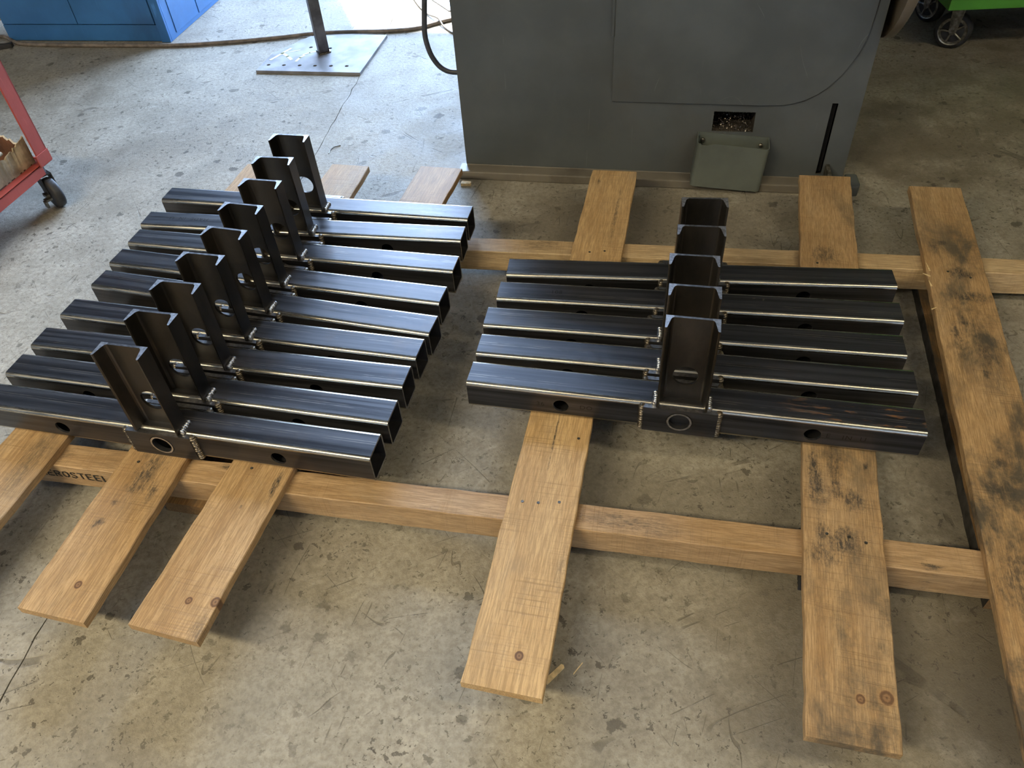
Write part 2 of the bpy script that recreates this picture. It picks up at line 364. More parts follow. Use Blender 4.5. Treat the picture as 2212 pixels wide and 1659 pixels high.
def holed(mb, P, x0, x1, z0, z1, holes, mi=0, depth=None, dmi=0):
    """flat rectangle in (x,z) mapped by P(x,z,d), round holes cut out; depth = wall length of the bores"""
    holes = sorted(holes); xs = x0
    for (hx, hz, hr) in holes:
        q = hr * 1.35; a, b_ = hx - q, hx + q
        mb.quad(P(xs, z0, 0), P(a, z0, 0), P(a, z1, 0), P(xs, z1, 0), mi); xs = b_
        ang = [2 * math.pi * k / 32 for k in range(32)] + [math.atan2(zz - hz, xx - hx) % (2 * math.pi) for xx in (a, b_) for zz in (z0, z1)]
        ang = sorted(set(round(t, 6) for t in ang)); n = len(ang); rim = []; cir = []
        for t in ang:
            c_, s_ = math.cos(t), math.sin(t)
            k = min([(b_ - hx) / c_ if c_ > 1e-9 else 1e9, (a - hx) / c_ if c_ < -1e-9 else 1e9, (z1 - hz) / s_ if s_ > 1e-9 else 1e9, (z0 - hz) / s_ if s_ < -1e-9 else 1e9])
            rim.append(P(hx + c_ * k, hz + s_ * k, 0)); cir.append(P(hx + c_ * hr, hz + s_ * hr, 0))
        mb.add(rim + cir, [(i, (i + 1) % n, n + (i + 1) % n, n + i) for i in range(n)], mi)
        if depth:
            inn = [P(hx + math.cos(t) * hr, hz + math.sin(t) * hr, depth) for t in ang]
            mb.add(cir + inn, [(i, (i + 1) % n, n + (i + 1) % n, n + i) for i in range(n)], dmi, True)
    mb.quad(P(xs, z0, 0), P(x1, z0, 0), P(x1, z1, 0), P(xs, z1, 0), mi)

# ------------------------------------------------------------------ building shell
def struct(o): o['kind'] = 'structure'; return o
SLOPE = 0.172                                     # direction of the long floor joint
def jx(y): return -0.933 + SLOPE * (y - 1.007)
rnd = random.Random(3)
fl = bpy.data.objects.new('floor', None); C.objects.link(fl); struct(fl)
ys = [-4.0, -2.0] + [0.2 + i * 0.045 for i in range(86)] + [4.6, 6, 9, 16]
edge = [(jx(y) + rnd.uniform(-0.0035, 0.0035), y) for y in ys]
gap = [0.0007 + rnd.random() * 0.0013 for _ in ys]
mb = MB(); mb.quad((-9, -4, -0.004), (9, -4, -0.004), (9, 16, -0.004), (-9, 16, -0.004)); mb.build('subfloor', M['joint'], fl)
for side in (-1, 1):
    mb = MB()
    for i in range(len(ys) - 1):
        a = (edge[i][0] + side * gap[i], ys[i]); b_ = (edge[i + 1][0] + side * gap[i + 1], ys[i + 1])
        xo = 9 * side
        mb.add([(a[0], a[1], 0), (b_[0], b_[1], 0), (xo, b_[1], 0), (xo, a[1], 0)], [(0, 1, 2, 3)])
        mb.add([(a[0], a[1], 0), (b_[0], b_[1], 0), (b_[0], b_[1], -0.004), (a[0], a[1], -0.004)], [(0, 1, 2, 3)])
    me = mb.mesh('slab', M['concrete'])
    b = bmesh.new(); b.from_mesh(me); bmesh.ops.remove_doubles(b, verts=b.verts, dist=1e-5); bmesh.ops.recalc_face_normals(b, faces=b.faces)
    for f in b.faces:
        if abs(f.normal.z) > 0.5 and f.normal.z < 0: f.normal_flip()
    b.to_mesh(me); b.free(); put('slab', me, fl)

bm_ = Matrix.Translation(JAMB) @ Matrix.Rotation(BY, 4, 'Z')
def wall(name, x0, x1, y0, y1, z0, z1, m='wall'):
    mb = MB(); mb.box(x0, x1, y0, y1, z0, z1); o = mb.build(name, M[m]); o.matrix_world = bm_; return struct(o)
wall('wall_door_side', -5.0, 0, 0, 0.2, 0, 6)
wall('wall_door_far_side', DOOR_W, 7.0, 0, 0.2, 0, 6)
wall('wall_over_door', 0, DOOR_W, 0, 0.2, DOOR_H, 6)
wall('wall_left', -5.2, -5.0, -11.5, 0.2, 0, 6)
wall('wall_right', 7.0, 7.2, -11.5, 0.2, 0, 6)
wall('wall_back', -5.2, 7.2, -11.7, -11.5, 0, 6)
wall('wall_unseen_blocker', 3.35, 7.0, -2.80, -2.65, 0, 6)  # unseen wall added to keep doorway light off the right floor
wall('ceiling', -5.2, 7.2, -11.7, 0.2, 6, 6.15, 'ceil')

# ------------------------------------------------------------------ timber skid
ZT, ZS, ZB = 0.115, 0.096, 0.032                    # deck top, beam top, beam underside
skid = thing('timber_skid', 'low skid of rough orange-brown boards nailed across two beams on the concrete floor', 'pallet')
M['w1'] = wood('board_wood_a', stains=((-0.40, -0.03, 0.12, 0.03, 0.5),), grime=0.22)
M['w2'] = wood('board_wood_b', knots=((-0.745, -0.016, 0.008),), stains=((-0.486, -0.003, 0.055, 0.026, 0.85), (-0.517, -0.043, 0.03, 0.014, 0.8), (-0.61, 0.029, 0.018, 0.014, 0.8), (-0.557, 0.021, 0.012, 0.007, 0.8), (-0.42, 0.0, 0.05, 0.05, 0.5)), grime=0.2)
M['w3'] = wood('board_wood_c', knots=((-0.751, -0.013, 0.0075), (-0.743, -0.064, 0.010)), stains=((-0.473, -0.052, 0.05, 0.009, 0.95), (-0.537, -0.006, 0.006, 0.004, 0.9), (-0.80, -0.06, 0.03, 0.014, 0.5)), grime=0.16)
M['w4'] = wood('board_wood_d', knots=((-0.77, -0.017, 0.0085),), stains=((-0.27, 0.004, 0.10, 0.0025, 0.9), (0.60, -0.03, 0.16, 0.006, 0.6), (0.77, 0.04, 0.02, 0.006, 0.8), (-0.60, -0.06, 0.05, 0.01, 0.4)), grime=0.1, saw=0.6, pale=0.25, tone=(0.60, 0.405, 0.20), dark=(0.47, 0.295, 0.13))
M['w5'] = wood('board_wood_e', knots=((-0.771, -0.013, 0.008), (-0.76, -0.053, 0.012)), stains=((-0.30, 0.05, 0.07, 0.014, 0.95), (-0.31, 0.01, 0.08, 0.016, 0.8), (-0.37, -0.02, 0.03, 0.03, 0.85), (-0.36, 0.045, 0.05, 0.02, 0.9), (-0.28, -0.05, 0.012, 0.006, 0.95), (-0.47, 0.0, 0.04, 0.035, 0.9), (-0.51, 0.04, 0.03, 0.03, 0.7), (-0.46, 0.04, 0.05, 0.012, 0.8), (0.44, 0.01, 0.05, 0.04, 0.7)), grime=0.65)
M['w6'] = wood('board_wood_f', stains=((0.586, 0.017, 0.016, 0.011, 1.0), (0.57, 0.04, 0.04, 0.012, 0.8), (0.457, -0.009, 0.03, 0.032, 0.95), (0.36, -0.02, 0.025, 0.05, 0.9), (0.269, 0.012, 0.03, 0.014, 0.85), (0.213, 0.035, 0.05, 0.014, 0.85), (0.15, -0.02, 0.04, 0.02, 0.7), (0.09, -0.01, 0.02, 0.01, 0.8), (-0.177, 0.01, 0.02, 0.02, 0.85), (-0.25, 0.02, 0.03, 0.03, 0.8), (-0.45, 0.02, 0.09, 0.05, 0.75), (0.16, -0.03, 0.2, 0.03, 0.4)), grime=0.75, pale=0.2)
M['wbeam'] = wood('beam_wood', stains=((-0.96, 0.0, 0.04, 0.02, 0.6), (-0.55, 0.02, 0.03, 0.012, 0.8), (0.28, 0.0, 0.08, 0.02, 0.55), (0.36, -0.01, 0.05, 0.03, 0.4), (0.86, -0.02, 0.02, 0.01, 0.9)), grime=0.14, tone=(0.48, 0.325, 0.18), dark=(0.36, 0.225, 0.11), saw=0.15)
M['wbeam2'] = wood('beam_wood_pale', stains=((0.37, 0.01, 0.02, 0.015, 0.8), (0.62, 0.0, 0.05, 0.02, 0.6), (0.70, -0.01, 0.012, 0.008, 0.9), (-0.10, 0.01, 0.06, 0.03, 0.5)), grime=0.12, tone=(0.56, 0.41, 0.235), dark=(0.44, 0.30, 0.155), saw=0.2, pale=0.2)
M['wrun'] = wood('runner_wood', grime=0.75, tone=(0.30, 0.18, 0.075), dark=(0.16, 0.085, 0.035))

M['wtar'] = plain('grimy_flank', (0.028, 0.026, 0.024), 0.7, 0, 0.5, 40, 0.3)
M['wfoot'] = plain('shaded_wood_foot', (0.02, 0.02, 0.022), 0.8, 0, 0.2, 30)  # dark wood, with shade under the board put into its near-black colour
def plank(name, o, yaw, corners, z0, z1, mat, seed, rough=0.0014, flank=None):
    """corners local (left-far, right-far, left-near, right-near); local x runs along the plank"""
    rr = random.Random(seed); mb = MB(); n = 44
    lf, rf, ln, rn = [Vector(c) for c in corners]
    rows = []
    for i in range(n + 1):
        t = i / n
        a = ln.lerp(lf, t); b_ = rn.lerp(rf, t)
        a.y += rr.uniform(-rough, rough); b_.y += rr.uniform(-rough, rough)
        ch = 0.0016
        h = z1 - z0
        sag = rr.uniform(-0.0004, 0.0004)
        rows.append([(a.x, a.y, 0), (a.x, a.y, h - ch + sag), (a.x, a.y - ch, h + sag * 0), (b_.x, b_.y + ch, h), (b_.x, b_.y, h - ch + sag), (b_.x, b_.y, 0)])
    for i in range(n):
        for k in range(6):
            p, q = rows[i], rows[i + 1]; k2 = (k + 1) % 6
            mb.add([p[k], p[k2], q[k2], q[k]], [(0, 1, 2, 3)], 1 if flank and k in (0, 1) else 0)
    for row in (rows[0], rows[-1]): mb.add(row, [(0, 1, 2, 3, 4, 5)])
    ob = mb.build(name, [mat, flank] if flank else mat, skid); ob.location = (o[0], o[1], z0); ob.rotation_euler = (0, 0, R(yaw)); return ob
BOARDS = [((-0.9845, 1.545), 74.24, [(0.861, 0.07), (0.861, -0.07), (-0.862, 0.071), (-0.861, -0.071)]),
          ((-0.6758, 1.546), 75.28, [(0.812, 0.065), (0.811, -0.065), (-0.808, 0.073), (-0.815, -0.073)]),
          ((-0.4155, 1.4895), 72.67, [(0.817, 0.069), (0.821, -0.069), (-0.818, 0.072), (-0.822, -0.070)]),
          ((0.1568, 1.3605), 75.15, [(0.832, 0.069), (0.836, -0.069), (-0.832, 0.07), (-0.836, -0.07)]),
          ((0.7335, 1.235), 72.7, [(0.841, 0.073), (0.853, -0.073), (-0.849, 0.071), (-0.846, -0.071)]),
          ((1.0195, 1.1042), 73.22, [(0.866, 0.071), (0.876, -0.071), (-0.872, 0.071), (-0.871, -0.071)])]
boards = [plank('deck_board', o, yw, cs, ZS, ZT, M['w%d' % (i + 1)], 20 + i) for i, (o, yw, cs) in enumerate(BOARDS)]

def beam(name, a, b_, w_, z0, z1, mat, seed, flank=None):
    a, b_ = Vector(a), Vector(b_); d = (b_ - a); L = d.length; yaw = math.degrees(math.atan2(d.y, d.x)); c = (a + b_) / 2
    return plank(name, c, yaw, [(L / 2, w_ / 2), (L / 2, -w_ / 2), (-L / 2, w_ / 2), (-L / 2, -w_ / 2)], z0, z1, mat, seed, 0.0008, flank)
# front beam: front edge through (-.043,.907) and (.827,.696)
d = Vector((0.870, -0.211)).normalized(); nrm = Vector((-d.y, d.x)); fc = Vector((-0.043, 0.907)) + nrm * 0.031
fbeam = beam('beam', fc - d * 1.16, fc + d * 1.045, 0.062, ZB, ZS, M['wbeam'], 41)
d2 = Vector((1.347, -0.277)).normalized(); n2 = Vector((-d2.y, d2.x)); bc = Vector((0.192, 1.772)) + n2 * 0.032
beam('beam', bc - d2 * 1.28, bc + d2 * 1.30, 0.064, ZB, ZS, M['wbeam2'], 42)
dv = Vector((0.265, 0.964)).normalized()
def runner(p_left_near, w_, length, seed, name='runner', mat=None, flank=None):
    p = Vector(p_left_near); r_ = Vector((dv.y, -dv.x)); c = p + r_ * (w_ / 2)
    ob = beam(name, c, c + dv * length, w_, 0.0, ZB, mat or M['wrun'], seed, flank)
runner((-0.785, 1.07), 0.14, 1.16, 51)
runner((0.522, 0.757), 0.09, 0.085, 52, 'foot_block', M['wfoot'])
runner((0.850, 0.690), 0.10, 1.05, 53, flank=M['wtar'])
# nail heads in the boards
mbn = MB(); mbn.tube([(0, 0, 0), (0, 0, 0.0012)], 0.0032, 8); nail_me = mbn.mesh('nail', M['bolt'])
for bi, x, y in ((3, -0.452, 0.04), (3, -0.45, 0.008), (3, -0.442, -0.033), (3, -0.271, -0.047), (3, 0.40, 0.02), (3, 0.41, -0.02), (4, -0.459, -0.01), (4, -0.466, -0.039), (4, -0.46, 0.03), (4, 0.40, 0.03), (5, 0.458, 0.02), (5, 0.44, -0.03), (5, -0.44, 0.0), (1, -0.45, 0.03), (2, -0.44, 0.02)):
    put('nail', nail_me, boards[bi], (x, y, 0.0188))

for x, y, yw, L_ in ((0.470, 0.066, 8, 0.034), (0.435, 0.0735, 60, 0.020), (0.40, 0.069, 10, 0.022), (0.300, 0.072, -50, 0.016)):
    mbs = MB(); mbs.prism([(-L_ / 2, -0.002), (L_ / 2, -0.0004), (L_ / 2, 0.0004), (-L_ / 2, 0.0022)], 0, 0.0016)
    so = mbs.build('splinter', M['splinter'], boards[5]); so.location = (x, y, 0.0188); so.rotation_euler = (0, 0, R(yw))
# stencilled lettering on the front beam
STEN = {'A': [((0.05, 0), (0.45, 1)), ((0.55, 1), (0.95, 0)), ((0.28, 0.35), (0.72, 0.35))],
        'E': [((0.12, 0), (0.12, 1)), ((0.27, 1), (0.9, 1)), ((0.27, 0.52), (0.75, 0.52)), ((0.27, 0), (0.9, 0))],
        'R': [((0.12, 0), (0.12, 1)), ((0.27, 1), (0.72, 1)), ((0.72, 1), (0.88, 0.78)), ((0.88, 0.78), (0.70, 0.52)), ((0.27, 0.52), (0.6, 0.52)), ((0.5, 0.45), (0.92, 0))],
        'O': [((0.4, 1), (0.18, 0.8)), ((0.12, 0.75), (0.12, 0.25)), ((0.18, 0.2), (0.4, 0)), ((0.6, 0), (0.82, 0.2)), ((0.88, 0.25), (0.88, 0.75)), ((0.82, 0.8), (0.6, 1))],
        'S': [((0.85, 0.85), (0.6, 1)), ((0.4, 1), (0.15, 0.82)), ((0.15, 0.78), (0.3, 0.56)), ((0.35, 0.54), (0.8, 0.4)), ((0.85, 0.36), (0.8, 0.12)), ((0.65, 0), (0.4, 0)), ((0.28, 0.02), (0.1, 0.18))],
        'T': [((0.05, 1), (0.95, 1)), ((0.5, 0.85), (0.5, 0))],
        'L': [((0.15, 1), (0.15, 0.0)), ((0.3, 0), (0.92, 0))]}
def stencil(word, x0, cw, h, P, th):
    mb = MB()
    for i, ch in enumerate(word):
        for (a, b_) in STEN[ch]:
            pa = Vector((x0 + (i + a[0] * 0.82) * cw, a[1] * h)); pb = Vector((x0 + (i + b_[0] * 0.82) * cw, b_[1] * h))
            dd = (pb - pa).normalized(); nn = Vector((-dd.y, dd.x)) * th / 2; pa -= dd * th * 0.25; pb += dd * th * 0.25
            mb.quad(P(*(pa + nn)), P(*(pa - nn)), P(*(pb - nn)), P(*(pb + nn)))
    return mb
# local x of beam: centre of beam lies at distance (1.045-1.16)/2 along d from fc
cx_off = (1.045 - 1.16) / 2
mb = stencil('AEROSTEEL', -1.058 - cx_off, 0.0197, 0.0185, lambda x, z: (x, -0.031 - 0.0012, z + 0.0270), 0.0034)
so = mb.build('stencil_lettering', M['stencil'], fbeam, fix=False); so['label'] = 'black stencilled lettering AEROSTEEL'

# ------------------------------------------------------------------ welded tube brackets
TW, TT, TR = 0.0735, 0.0048, 0.009
def tube_mesh(L, flat):
    mb = MB(); h = TW / 2; seg = 6
    def ring(off, rad):
        pts = []
        for (cx, cz, a0) in ((h - rad - off, TW - rad - off, 0), (-h + rad + off, TW - rad - off, 90), (-h + rad + off, rad + off, 180), (h - rad - off, rad + off, 270)):
            for k in range(seg + 1):
                t = R(a0 + 90 * k / seg); pts.append((cx + rad * math.cos(t), cz + rad * math.sin(t)))
        return pts
    out = ring(0, TR); inn = ring(TT, TR - TT); n = len(out); s1 = seg + 1
    x0, x1 = -L / 2, L / 2
    holes = [(-0.26, 0.034, 0.0168), (0.26, 0.034, 0.0168)]
    for pts, mi_f, mi_c, inner in ((out, 0, 1, False), (inn, 3, 3, True)):
        for c in range(4):
            vs = []; fs = []
            for k in range(s1): y, z = pts[c * s1 + k]; vs += [(x0, y, z), (x1, y, z)]
            for k in range(seg): fs.append((2 * k, 2 * k + 1, 2 * k + 3, 2 * k + 2))
            mb.add(vs, fs, mi_c, True)
            a = pts[c * s1 + seg]; b_ = pts[((c + 1) * s1) % n]
            if c in (1, 3):      # front / back flat with bores
                y = a[0]; z0, z1 = min(a[1], b_[1]), max(a[1], b_[1]); sg = 1 if y < 0 else -1
                P = (lambda yy, ss: (lambda x, z, dd: (x, yy + ss * dd, z)))(y, sg)
                holed(mb, P, x0, x1, z0, z1, holes, mi_f, None if inner else TT, 2)
            else:
                mb.add([(x0, *a), (x1, *a), (x1, *b_), (x0, *b_)], [(0, 1, 2, 3)], mi_f)
    for x in (x0, x1):
        for i in range(n):
            j = (i + 1) % n
            mb.add([(x, *out[i]), (x, *out[j]), (x, *inn[j]), (x, *inn[i])], [(0, 1, 2, 3)], 2)
    return mb.mesh('square_tube', [flat, M['edge'], M['cut'], M['bore']])

PT = 0.010; PW = 0.152; BZ = 0.0368
def plate_mesh():
    mb = MB(); z0, z1 = 0.0005, 0.0705; h = PW / 2
    holed(mb, lambda x, z, d: (x, -PT + d, z), -h, h, z0, z1, [(0, BZ, 0.0272)], 0, PT * 0.6, 1)
    mb.quad((-h, 0, z0), (h, 0, z0), (h, 0, z1), (-h, 0, z1))
    for a, b_ in (((-h, z0), (h, z0)), ((h, z0), (h, z1)), ((h, z1), (-h, z1)), ((-h, z1), (-h, z0))):
        mb.add([(a[0], -PT, a[1]), (b_[0], -PT, b_[1]), (b_[0], 0, b_[1]), (a[0], 0, a[1])], [(0, 1, 2, 3)], 1 if a[1] == b_[1] == z1 else 0)
    return mb.mesh('side_plate', [M['plate'], M['cut']])
def bush_mesh():
    mb = MB(); y0, y1 = -TW / 2 - PT - 0.0008, TW / 2 + PT + 0.0008; ro, ri, n = 0.0258, 0.0218, 40
    def rg(r_, y): return [(math.cos(2 * math.pi * k / n) * r_, y, BZ + math.sin(2 * math.pi * k / n) * r_) for k in range(n)]
    A = [rg(ro, y0), rg(ro, y1), rg(ri, y1), rg(ri, y0)]; mats = [0, 1, 2, 1]
    for i in range(4):
        mb.add(A[i] + A[(i + 1) % 4], [(k, (k + 1) % n, n + (k + 1) % n, n + k) for k in range(n)], mats[i], i in (0, 2))
    mid = rg(ri, 0.0); mb.add(mid, [tuple(range(n))], 2)      # near-black disc standing in for the shade inside the bore
    return mb.mesh('bushing', [M['plate'], M['cutwhite'], M['bore']])
CW, CF, CH = 0.1027, 0.0373, 0.2185
def channel_mesh():
    mb = MB(); hw = CW / 2; yf = -TW / 2 - 0.0085; yb = yf + CF; tw = 0.0055; tt, tr = 0.0045, 0.0095
    iw = hw - tr - 0.006
    side = [(hw, yb), (hw, yf), (hw - tt * 0.5, yf - 0.0004), (hw - tt, yf + 0.0015)]
    fil = [(hw - tr, yb - tw - 0.0085), (hw - tr - 0.001, yb - tw - 0.005), (hw - tr - 0.003, yb - tw - 0.0018), (iw, yb - tw)]
    prof = side + fil
    z0, z1 = 0.0, CH
    for s in (-1, 1):
        pts = [(s * x, y) for x, y in prof]
        for i in range(len(pts) - 1):
            a, b_ = pts[i], pts[i + 1]
            mb.add([(*a, z0), (*b_, z0), (*b_, z1), (*a, z1)], [(0, 1, 2, 3)], 0, i >= 3)
        ocap = pts + [(s * iw, yb)]
        mb.add([(*q, z1) for q in ocap], [tuple(range(len(ocap)))], 1)
        mb.add([(*q, z0) for q in ocap], [tuple(range(len(ocap)))], 0)
    mb.add([(-iw, yb, z1), (iw, yb, z1), (iw, yb - tw, z1), (-iw, yb - tw, z1)], [(0, 1, 2, 3)], 2)
    hole = [(0, 0.067, 0.0258)]
    holed(mb, lambda x, z, d: (x, yb - tw + d, z), -iw, iw, z0, z1, hole, 0, tw, 0)
    holed(mb, lambda x, z, d: (x, yb, z), -iw, iw, z0, z1, hole, 0)
    for s in (-1, 1): mb.add([(s * iw, yb, z0), (s * hw, yb, z0), (s * hw, yb, z1), (s * iw, yb, z1)], [(0, 1, 2, 3)], 0)
    return mb.mesh('channel_upright', [M['channel'], M['cutwhite'], M['cut']])
def bead_mesh(name, L, r, n, mat, seed):
    rr = random.Random(seed); b = bmesh.new()
    for i in range(n):
        x = (i / (n - 1) - 0.5) * L
        m = Matrix.Translation((x, rr.uniform(-0.0006, 0.0006), 0)) @ Matrix.Diagonal((L / n * 0.85, r * rr.uniform(0.9, 1.15), r * rr.uniform(0.85, 1.1), 1))
        bmesh.ops.create_icosphere(b, subdivisions=2, radius=1.0, matrix=m)
    for f in b.faces: f.smooth = True
    me = bpy.data.meshes.new(name); b.to_mesh(me); b.free(); me.materials.append(mat); return me
PM, BM, CM = plate_mesh(), bush_mesh(), channel_mesh()
W1 = bead_mesh('weld_bead', 0.028, 0.0072, 6, M['weld'], 1); W2 = bead_mesh('weld_bead', 0.064, 0.0080, 14, M['weld_brown'], 2)

def fixm(me):
    b = bmesh.new(); b.from_mesh(me); bmesh.ops.recalc_face_normals(b, faces=b.faces); b.to_mesh(me); b.free()
def text_mesh(name, s, size, mat):
    cu = bpy.data.curves.new(name, 'FONT'); cu.body = s; cu.size = size; cu.align_x = 'CENTER'; cu.align_y = 'CENTER'; cu.space_character = 1.15
    o = bpy.data.objects.new(name, cu); C.objects.link(o)
    dg = bpy.context.evaluated_depsgraph_get(); me = bpy.data.meshes.new_from_object(o.evaluated_get(dg))
    bpy.data.objects.remove(o); bpy.data.curves.remove(cu); me.name = name; me.materials.clear(); me.materials.append(mat); return me

BR = [(-0.5330, 1.9971, -0.2517, -0.0195, -0.0030), (-0.5576, 1.8836, -0.2201, -0.0324, -0.0028), (-0.5717, 1.7721, -0.2687, -0.0276, -0.0010),
      (-0.5990, 1.6640, -0.3059, -0.0226, -0.0002), (-0.6187, 1.5608, -0.3234, -0.0109, 0.0003), (-0.6539, 1.4626, -0.2821, 0.0077, 0.0010),
      (-0.6839, 1.3644, -0.2597, 0.0110, -0.0001), (-0.7081, 1.2657, -0.2709, 0.0230, -0.0013), (-0.7386, 1.1718, -0.2705, 0.0058, -0.0049),
      (0.4745, 1.5353, -0.1790, -0.0259, -0.0038), (0.4438, 1.4275, -0.2119, -0.0252, -0.0040), (0.4072, 1.3241, -0.2290, -0.0237, -0.0047),
      (0.3870, 1.2217, -0.2435, -0.0166, -0.0060), (0.3622, 1.1215, -0.2631, 0.0039, -0.0068)]
ORD = ['rearmost', 'second from the back', 'third from the back', 'fourth from the back', 'middle', 'fourth from the front', 'third from the front', 'second from the front', 'frontmost']
ORD5 = ['rearmost', 'second from the back', 'middle', 'second from the front', 'frontmost']
TL = 0.937
tubes = {k: tube_mesh(TL, M[k]) for k in ('scale', 'scale_rust', 'scale_specks')}
brackets = []
for i, (x, y, yaw, lean, cx) in enumerate(BR):
    if i < 9:
        lab = 'dark steel tube bracket with channel upright, %s in the row of nine' % ORD[i]
        grp = 'welded brackets in the row of nine'
    else:
        lab = 'dark steel tube bracket with channel upright, %s in the row of five' % ORD5[i - 9]
        grp = 'welded brackets in the row of five'
    if i == 13: lab = 'rust-streaked steel tube bracket with channel upright, frontmost in the row of five'
    t = thing('welded_bracket', lab, 'bracket', (x, y, ZT + 0.0006), yaw, grp); brackets.append(t)
    put('square_tube', tubes['scale_rust' if i == 13 else 'scale_specks' if i == 10 else 'scale'], t)
    bx = cx - 0.001
    put('side_plate', PM, t, (bx, -TW / 2, 0)); put('side_plate', PM, t, (bx, TW / 2, 0), (0, 0, math.pi))
    put('bushing', BM, t, (bx, 0, 0))
    put('channel_upright', CM, t, (cx, 0, TW - 0.0006), (-lean, 0, 0))
    for s in (-1, 1):
        put('weld_bead', W1, t, (cx + s * (CW / 2 + 0.003), -TW / 2 + 0.016, TW + 0.0015), (R(45 * s), 0, R(90)))
        put('weld_bead', W2, t, (bx + s * (PW / 2 + 0.0025), -TW / 2 - 0.0015, 0.036), (0, R(90), 0))
        put('weld_bead', W2, t, (bx + s * (PW / 2 + 0.0025), TW / 2 + 0.0015, 0.036), (0, R(90), 0))
for me in list(tubes.values()) + [PM, BM, CM]: fixm(me)
def stamp(bi, s, size, loc, rot):
    o = put('stamped_lettering', text_mesh('stamped_lettering', s, size, M['ink']), brackets[bi], loc, rot); o['label'] = 'faint stamped lettering'
stamp(1, 'MADE  IN  U', 0.019, (-0.335, 0.004, TW + 0.0003), (0, 0, math.pi))
stamp(2, 'A500', 0.016, (-0.23, 0.004, TW + 0.0003), (0, 0, math.pi))
stamp(10, '108', 0.017, (-0.325, 0.0, TW + 0.0003), (0, 0, 0))
stamp(13, 'IN  U', 0.018, (0.340, -TW / 2 - 0.0003, 0.036), (R(90), 0, 0))
stamp(13, 'E', 0.018, (0.290, -TW / 2 - 0.0003, 0.036), (R(90), 0, 0))
stamp(13, '36', 0.017, (-0.305, -TW / 2 - 0.0003, 0.034), (R(90), 0, math.pi * 0))
stamp(13, 'DO', 0.017, (-0.205, -TW / 2 - 0.0003, 0.036), (R(90), 0, 0))

# ------------------------------------------------------------------ grey machine
MY = R(-13.213)
mach = thing('grey_machine', 'large grey painted steel machine cabinet with rounded door behind the skid', 'machine', (-0.096, 2.429, 0), MY)
mw_, md, mh, mz = 1.222, 1.25, 1.06, 0.034
mb = MB()
us = [0.0, 0.801, 0.925, 1.139, 1.156, mw_]; zs = [mz, 0.047, 0.181, 0.246, 0.281, mh]
for i in range(5):
    for k in range(5):
        if (i == 1 and k == 2) or (i == 3 and 1 <= k <= 3): continue
        a, b_, c, d_ = us[i], us[i + 1], zs[k], zs[k + 1]
        mb.quad((a, 0, c), (b_, 0, c), (b_, 0, d_), (a, 0, d_))
t = 0.004
for (a, b_, c, d_) in ((us[1], us[2], zs[2], zs[3]), (us[3], us[4], zs[1], zs[4])):   # sheet edges of the openings
    mb.quad((a, 0, c), (b_, 0, c), (b_, t, c), (a, t, c)); mb.quad((a, 0, d_), (b_, 0, d_), (b_, t, d_), (a, t, d_))
    mb.quad((a, 0, c), (a, 0, d_), (a, t, d_), (a, t, c)); mb.quad((b_, 0, c), (b_, 0, d_), (b_, t, d_), (b_, t, c))
mb.quad((0, 0, mz), (0, 0, mh), (0, md, mh), (0, md, mz)); mb.quad((mw_, 0, mz), (mw_, 0, mh), (mw_, md, mh), (mw_, md, mz))
mb.quad((0, 0, mh), (mw_, 0, mh), (mw_, md, mh), (0, md, mh)); mb.quad((0, md, mz), (mw_, md, mz), (mw_, md, mh), (0, md, mh))
mb.quad((0, 0, mz), (mw_, 0, mz), (mw_, md, mz), (0, md, mz))
bo = mb.build('body', M['machine'], mach, fix=False)
me = bo.data; b = bmesh.new(); b.from_mesh(me); bmesh.ops.remove_doubles(b, verts=b.verts, dist=1e-5)
ed = [e for e in b.edges if all(abs(v.co.x) < 1e-4 and abs(v.co.y) < 1e-4 for v in e.verts) or all(abs(v.co.x - mw_) < 1e-4 and abs(v.co.y) < 1e-4 for v in e.verts)]
bmesh.ops.bevel(b, geom=ed, offset=0.008, segments=3, affect='EDGES', profile=0.5)
bmesh.ops.recalc_face_normals(b, faces=b.faces); b.to_mesh(me); b.free()
mb = MB()   # chip chute box open to the front
mb.quad((0.80, 0.15, 0.12), (0.926, 0.15, 0.12), (0.926, 0.15, 0.26), (0.80, 0.15, 0.26)); mb.quad((0.80, 0.004, 0.17), (0.80, 0.15, 0.12), (0.80, 0.15, 0.26), (0.80, 0.004, 0.26))
mb.quad((0.926, 0.004, 0.17), (0.926, 0.15, 0.12), (0.926, 0.15, 0.26), (0.926, 0.004, 0.26)); mb.quad((0.80, 0.004, 0.26), (0.926, 0.004, 0.26), (0.926, 0.15, 0.26), (0.80, 0.15, 0.26))
mb.quad((0.80, 0.004, 0.172), (0.926, 0.004, 0.172), (0.926, 0.15, 0.172), (0.80, 0.15, 0.172))
mb.build('chip_chute', M['chipbed'], mach)
door_poly = [(0.487, mh - 0.02), (0.487, 0.271), (0.80, 0.270), (0.93, 0.270), (0.998, 0.273), (1.03, 0.280), (1.06, 0.291), (1.09, 0.309), (1.116, 0.332), (1.142, 0.364), (1.164, 0.403), (1.178, 0.436), (1.187, 0.470), (1.192, 0.512), (1.194, 0.573), (1.194, mh - 0.02)]
mb = MB(); mb.prism(door_poly, 0, 0.007)
dr = mb.build('door_panel', M['machine'], mach, bevel=0.002); dr.rotation_euler = (R(90), 0, 0); dr.location = (0, 0, 0)
mb = MB(); mb.tube([(0.484, -0.006, 0.472), (0.484, -0.006, mh - 0.02)], 0.0055, 12)
mb.box(0.474, 0.484, -0.0025, 0.0, 0.472, mh - 0.02); mb.build('hinge', M['machine'], mach)
